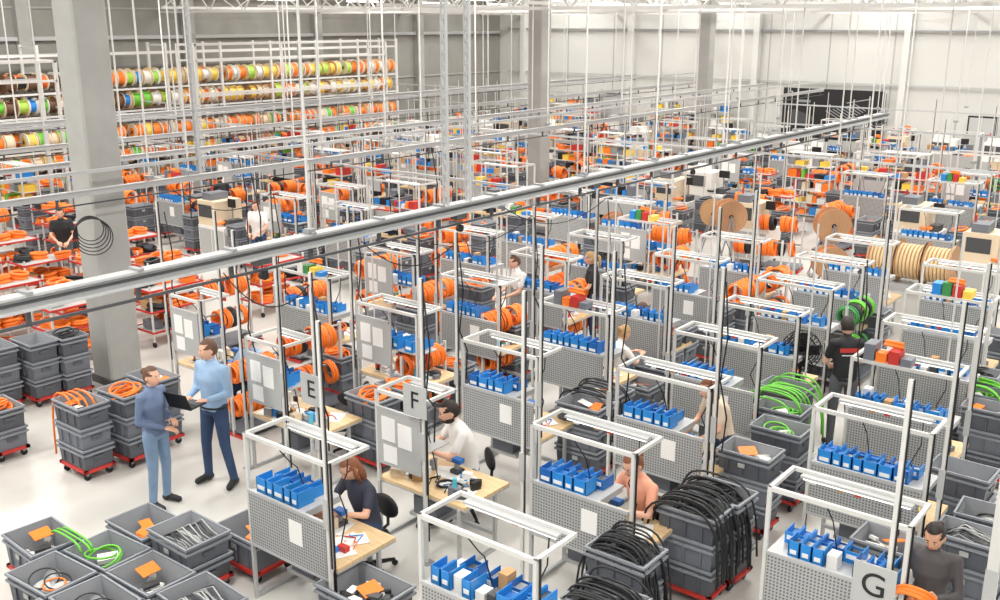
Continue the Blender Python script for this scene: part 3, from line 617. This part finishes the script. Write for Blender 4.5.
sign('E',-7.6,6.45,1.9); sign('F',-6.62,6.97,1.85); sign('G',-1.93,6.98,1.5)
place(POLE,'power_supply_pole',-7.6,6.52)
place(fan(),'pedestal_fan',-4.85,12.85,0,D(30),.88)
mb=MB(); r=random.Random(5)
for x0,y0,x1,y1 in ((-8.6,6.2,-7.6,6.5),(-8.6,8.2,-7.75,8.95),(-8.6,8.9,-8.05,10.9),(-8.6,11,-8.0,12.7),(-8.6,6.6,-9.9,7.4),(-13.6,9,-12.4,9.95)):
    pts=[]
    for k in range(13):
        t=k/12; s=4*t*(1-t); pts.append((x0+(x1-x0)*t,y0+(y1-y0)*t,3.05-.3*s-.03*t))
    mb.tube(pts,.007,'black',n=4)
for x1,y1 in ((-7.6,6.5),(-7.75,8.95),(-8.05,10.9),(-6.58,7.05),(-10,9.4),(-8.0,12.7),(-6.3,14.1),(-9.9,7.4),(-12.4,9.95),(-12.4,8),(-5.63,9.3),(-3.6,11.2),(-4.4,9.3)):
    a=r.uniform(.8,1.4); mb.tube([(x1+.04,y1,3.0),(x1+.07,y1+.05,2.4),(x1+.03,y1+.02,1.9),(x1+.1,y1+.08,a+.4),(x1+.06,y1+.1,a)],.009,'black',n=4)
for x1,y1 in ((-13.6,10.5),(-15.9,12),(-15.9,16),(-19.2,13),(-19.2,18),(-13.6,15),(-22,18),(-22,24)):
    mb.tube([(x1,y1,3.15),(x1+.05,y1+.1,2.4),(x1-.05,y1+.15,1.8),(x1,y1+.1,1.3)],.012,'black',n=4)
place(mb.mesh('hanging_power_cables'),'hanging_power_cables',0,0)

for x,y,t,h in [(-11.5,6.0,'tags',1),(-11.4,6.55,'orange',1),(-11.6,7.1,'tags',1),(-14.4,6.9,'empty',1),(-14.3,7.35,'black',1),(-14.6,6.4,'empty',1),(-6.45,9.9,'tags',1),(-6.5,10.45,'parts',1),(-4.05,8.25,'black',1),(-4.0,8.7,'black',1),
   (-4.2,9.85,'parts',1),(-4.2,10.7,'green',1),(-4.45,11.3,'green',1),(-4.7,12.05,'green',1),(-5.3,15.1,'tags',1),(-7.2,13.1,'orange',1),(-7.2,13.6,'empty',1),(-4.15,7.1,'black',1),(-2.2,10.8,'empty',1),(-2.7,13.4,'green',1),(-2.4,12.9,'tags',1),(-1.75,9.35,'cables',1),(-1.7,9.9,'bags',1),
   (-8.75,8.45,'orange',1),(-8.7,8.95,'orange',1),(-3.85,6.3,'cables',1),(-7.2,14.9,'empty',1),(-7.1,15.5,'orange',1),(-5.1,16.4,'parts',1),(-11.0,9.9,'orange',0),(-9.4,12.1,'orange',1),(-9.3,10.6,'orange',0),(-11.1,11.8,'black',1),(-12.9,5.6,'orange',0),(-3.0,16.3,'empty',1),(-9.3,15.2,'black',1),(-11.3,13.6,'orange',1),(-2.9,14.2,'black',1),(-6.7,11.6,'parts',0),(-6.8,12.4,'black',0),(-2.3,8.75,'parts',1)]:
    put_tote(x,y,t,rz=rnd.choice((0,math.pi))+rnd.uniform(-.05,.05),h3=h)
BT={t:tote_cart(1,.66,.5,t,5+i,.34) for i,t in enumerate(('parts','cables','green','black','orange','bags','tags'))}
BT2={t:tote_cart(2,.66,.5,t,15+i,.24) for i,t in enumerate(('parts','cables','black','bags'))}
for x,y,t in [(-9.45,4.35,'parts'),(-8.9,5.2,'tags'),(-8.15,5.22,'cables'),(-7.92,5.85,'tags'),(-8.68,4.62,'green'),(-7.95,4.64,'parts'),(-7.22,4.7,'cables'),(-8.7,4.04,'bags'),(-7.95,4.06,'bags'),(-7.2,4.1,'bags'),(-8.0,3.5,'green'),(-7.2,3.52,'parts')]:
    place(BT[t] if y<5 else BT2.get(t,BT[t]),'open_tote_cart',x,y,0,D(rnd.uniform(-4,4)))
place(BT2['parts'],'open_tote_cart',-6.0,5.6,0,0,(1.1,1.05,1)) 
hoses('green_hose_bundle','green',-9.1,4.5,.5,3,.012,.28,31,0,.1,.1)
mb=MB()
for q in (0,.13,.26):
    for k in range(4): mb.b2((-.3,-.25+.14*k,q),(.3,-.15+.14*k,q+.02),'wood_dk')
    for k in (-.25,0,.25): mb.b2((k-.04,-.25,q-.1),(k+.04,.27,q),'wood')
mb.b2((-.3,-.25,-.35),(.3,.27,-.1),'cardboard')
place(mb.mesh('wooden_pallet_stack'),'wooden_pallet_stack',-5.5,5.1,.35)
hoses('black_hose_bundle','rubber',-4.05,8.35,1.0,20,.012,.38,1,0,.9,.75)
hoses('black_hose_bundle','rubber',-4.15,7.1,1.0,14,.011,.34,2,0,.8,.4)
hoses('black_hose_bundle','rubber',-3.85,6.3,1.0,14,.011,.34,3,0,.6,.4)
hoses('green_hose_bundle','green',-4.6,11.7,1.0,9,.013,.38,4,0,.8,.9)
hoses('green_hose_bundle','green',-2.7,13.4,1.0,7,.014,.38,5,0,.7,.4)
hoses('black_hose_bundle','rubber',-6.5,10.2,1.0,8,.011,.33,6,0,.5,.5)
hoses('orange_cable_bundle','orange',-11.72,6.0,.98,4,.013,.3,8,math.pi,.95,.25)
for x,y,i,a,s in [(-10.95,8.3,0,90,.85),(-10.9,9.3,1,80,1),(-9.3,11.9,0,85,1),(-12.9,11,1,90,1),(-9.2,9.9,1,90,.9),(-13.4,13.2,0,90,1),(-9.4,13.9,0,90,1),(-5.1,15.8,2,90,1),(-12.9,14.8,1,90,1),(-11.3,12.5,0,90,1),(-7.0,17,1,90,1),(-11.2,16.2,0,90,1),(-9.3,17.4,1,90,1),(-7.1,16.0,0,90,1),(-14.4,10.4,1,90,1),(-14.3,16.5,0,90,1)]: place(CS[i],'cable_coil_stand',x,y,0,D(a),s)
for x,y,i,a in [(-13.0,4.7,0,0),(-15.8,8.3,1,90),(-15.6,10,2,90),(-16.8,9,3,90),(-17.9,8.2,1,90),(-19.2,9.6,2,90),(-19.9,8.4,0,90),(-18.3,10.4,3,90),(-19.8,11.9,1,90),(-17.2,11,0,90),(-21.5,10,1,90),(-22.4,12,3,90),(-15.6,12.4,1,90),(-16.6,7.2,2,90),(-18.6,7.0,0,90),(-21,8.6,2,90)]: place(TT[i],'red_tray_trolley',x,y,0,D(a))
for x,y,i,a in [(-9.5,20.2,3,-52),(-7.35,20.6,3,-55),(-7.9,21.9,1,-60),(-6.9,19.4,0,-50),(-10.6,21.6,1,-60),(-12.2,19.8,0,-45)]: place(DR[i],'wooden_cable_drum',x,y,0,D(a))
for x in (-5.9,-5.4,-4.9): place(DR[2],'wooden_cable_drum',x,19.7,.7,0,1.1)
mb=MB(); mb.b2((-6.3,19.3,.6),(-4.4,20.1,.7),'alu')
for x in (-6.25,-4.45):
    for y in (19.35,20.05): mb.b2((x-.03,y-.03,0),(x+.03,y+.03,.7),'alu')
place(mb.mesh('drum_stand'),'drum_stand',0,0)
for x,y,i in ((-10.3,19.2,0),(-8.4,19.3,1),(-11.6,20.7,0),(-9.0,21.9,1)): place(CS[i],'cable_coil_stand',x,y,0,D(10))
for x,y in ((-11.9,18.6),(-12.9,21.4),(-6.3,21.6)): put_station(x,y,'perf',far=True)
for x,y in ((-9.8,22.3),(-4.5,22)): place(MC[1],'cable_processing_machine',x,y,0,0)

# ------------------------------------------------------------ far field
def vis(x,y): a=math.degrees(math.atan2(-x,y)); return 9<a<67
def cell(x,y,left=False):
    k=rnd.random()
    if k<.34: put_station(x-.5,y,rnd.choice(('perf','solid','perfs')),0,far=True)
    elif k<.46: place(rnd.choice(MC),'cable_processing_machine',x,y+.2,0,0)
    elif k<.67: place(rnd.choice(CS[:2] if rnd.random()<.85 else CS),'cable_coil_stand',x,y+.2,0,D(rnd.choice((0,90))))
    elif k<.77: place(rnd.choice(PR),'parts_shelf_rack',x-.6,y,0,0)
    elif k<.92: place(rnd.choice(TF),'tall_work_bench',x-.8,y-.1,0,0)
    else: place(rnd.choice(TT),'red_tray_trolley',x,y,0,0)
    if rnd.random()<.8: put_tote(x+.95,y+rnd.uniform(-.2,.2),rnd.choice(('empty','orange','black','tags','parts','orange','orange','bags')),rz=D(90))
    if rnd.random()<.45: put_tote(x+.9,y+.85,rnd.choice(('empty','orange','black','orange')),rz=D(90),h3=False)
    if rnd.random()<.3: place(CS[rnd.randint(0,1)],'cable_coil_stand',x-.1,y+1.05,0,0,.85)
    if rnd.random()<.75: place(rnd.choice((POLE,THIN)),'power_supply_pole',x-.6,y-.15)
    if rnd.random()<.35: place(THIN,'thin_support_pole',x+.7,y+.4)
y=19.0
while y<38:
    x=-13
    while x<0:
        near_drum=(-13<x<-4 and y<22.6)
        if vis(x,y) and not near_drum: cell(x+rnd.uniform(-.1,.1),y)
        x+=2.15
    y+=1.75
y=9
while y<38:
    x=-28.6
    while x<-14.8:
        if vis(x,y) and not (x>-23 and y<13) and not (abs(x+17.5)<1 and (abs(y-24)<1.2 or abs(y-34)<1.2)): cell(x+rnd.uniform(-.1,.1),y,True)
        x+=2.15
    y+=1.8
# ------------------------------------------------------------ reel racks on left wall
mb=MB(); Y0,Y1=9,31
yy=Y0
while yy<=Y1:
    for x in (-31.0,-30.0): mb.b2((x-.04,yy-.04,0),(x+.04,yy+.04,4.9),'frame_white')
    for z in (1.6,2.9,4.8): mb.b2((-31,yy-.02,z),(-30,yy+.02,z+.05),'frame_white')
    yy+=2.2
LV=(.55,1.3,2.0,3.05,3.75)
for z in LV+(4.55,):
    for x in (-31.0,-30.0): mb.b2((x-.025,Y0,z-.32 if z<4 else z),(x+.025,Y1,z-.26 if z<4 else z+.06),'frame_white')
for z in LV: mb.cyl((-30.3,Y0,z+.05),(-30.3,Y1,z+.05),.02,'steel',n=5); mb.cyl((-30.8,Y0,z+.05),(-30.8,Y1,z+.05),.02,'steel',n=5)
place(mb.mesh('cable_spool_rack'),'cable_spool_rack',0,0)
mb=MB()
for li,z in enumerate(LV):
    for x in (-30.25,-30.78):
        yy=Y0+.2
        while yy<Y1-.3:
            R=rnd.uniform(.24,.3); w=rnd.uniform(.2,.34)
            if li<3: core=rnd.choice(['orange','orange','orange','orange_dk','yellow','green','orange','orange','cream'])
            elif yy<20: core=rnd.choice(['brown_dk','white','orange','lime','green','cream','yellow','blue'])
            else: core=rnd.choice(['orange','yellow','lime','cream','orange','yellow','white'])
            if li==4 and yy<17: core=rnd.choice(['brown_dk','rubber','orange_dk'])
            fl=rnd.choice(['cream','wood','white','cardboard','cream']) if core!='brown_dk' else 'brown_dk'
            if rnd.random()<.96:
                zc=z+.05
                mb.cyl((x,yy,zc),(x,yy+.02,zc),R,fl,n=16); mb.cyl((x,yy+w,zc),(x,yy+w+.02,zc),R,fl,n=16); mb.cyl((x,yy+.02,zc),(x,yy+w,zc),R*rnd.uniform(.65,.9),core,n=16,cap=False)
                mb.cyl((x,yy-.005,zc),(x,yy+.0,zc),R*.5,core,n=12); mb.cyl((x,yy-.012,zc),(x,yy-.002,zc),.05,'black',n=8)
            yy+=w+.05
place(mb.mesh('cable_spools'),'cable_spools',0,0)
def gantry(x,y,L,h):
    mb=MB()
    for a in (0,L/2,L): mb.b2((-.04,a-.04,0),(.04,a+.04,h),'frame_white'); mb.b2((.9,a-.04,0),(.98,a+.04,h),'frame_white'); mb.b2((0,a-.03,h-.06),(.98,a+.03,h),'frame_white')
    for z in (h,h-.5,h-1.6): mb.b2((-.03,0,z-.06),(.03,L,z),'frame_white'); mb.b2((.92,0,z-.06),(.98,L,z),'frame_white')
    place(mb.mesh('tall_shelving_frame'),'tall_shelving_frame',x,y)
gantry(-28.6,19.5,8.5,4.9); gantry(-27,10,4,4.6)
# ------------------------------------------------------------ far wall
mb=MB(); mb.b2((-16.6,39.6,.4),(-12.6,39.68,3.0),'black')
for k in range(9): mb.box((-14.4+k*.12,39.59,1.95+.05*k),(.9-.05*k,.01,.03),'steel',ry=.5)
mb.box((-15.8,39.59,1.8),(.9,.01,.5),'dark_metal',ry=.3); mb.box((-13.4,39.59,1.5),(.8,.01,.4),'steel',ry=-.6); mb.box((-14.6,39.59,1.4),(1.6,.01,.12),'dark_metal',ry=-.35)
mb.box((-15.7,39.59,2.5),(.5,.01,.1),'steel'); mb.box((-13.5,39.59,2.6),(1.0,.01,.04),'steel',ry=-.2)
for x in (-16.5,-12.7): mb.b2((x-.04,39.66,0),(x+.04,39.7,3.1),'steel')
place(mb.mesh('wall_banner'),'wall_banner',0,0)
mb=MB(); mb.b2((-9.4,39.2,1.6),(-8.4,39.3,2.3),'black'); mb.b2((-9.34,39.19,1.66),(-8.46,39.2,2.24),'panel_grey'); mb.b2((-9.0,39.25,0),(-8.8,39.35,1.7),'steel'); mb.b2((-9.3,39.0,0),(-8.5,39.6,.05),'steel'); place(mb.mesh('standing_monitor'),'standing_monitor',0,0)
for x in (-29,-26.8,-22.4,-20.2): place(rnd.choice(PR),'parts_shelf_rack',x,38.9,0,0,1.2)
for x in (-11.5,-9.8,-8,-6.2,-19): place(rnd.choice(MC),'cable_processing_machine',x,38.9,0,0)
mb=MB()
for k in range(5): mb.torus((-13.95+.015*k,7.75,2.6-.03*k),(.83,-.56,0),.19+.022*k,.008,'black',22,5)
place(mb.mesh('hanging_cable_coil'),'hanging_cable_coil',0,0)

# ------------------------------------------------------------ light + camera
def area(x,y,z,sx,sy,e):
    l=bpy.data.lights.new('hall_light','AREA'); l.shape='RECTANGLE'; l.size=sx; l.size_y=sy; l.energy=e; l.color=(1,.97,.925)
    o=bpy.data.objects.new('hall_light',l); o.location=(x,y,z); COL.objects.link(o)
for x in (-27,-20,-13,-6,1): 
    for y in (2,14,26,36): area(x,y,8.1,1.0,6,540)
w=bpy.data.worlds.new('w'); bpy.context.scene.world=w; w.use_nodes=True
w.node_tree.nodes['Background'].inputs[0].default_value=(1,.985,.96,1); w.node_tree.nodes['Background'].inputs[1].default_value=.75
cam=bpy.data.cameras.new('camera'); cam.sensor_width=36; cam.lens=36; cam.clip_end=200
co=bpy.data.objects.new('camera',cam); COL.objects.link(co)
co.location=(0,0,H); co.rotation_euler=(math.pi/2-PITCH,0,YAW); bpy.context.scene.camera=co
sc=bpy.context.scene; sc.view_settings.view_transform='Standard'; sc.view_settings.look='None'
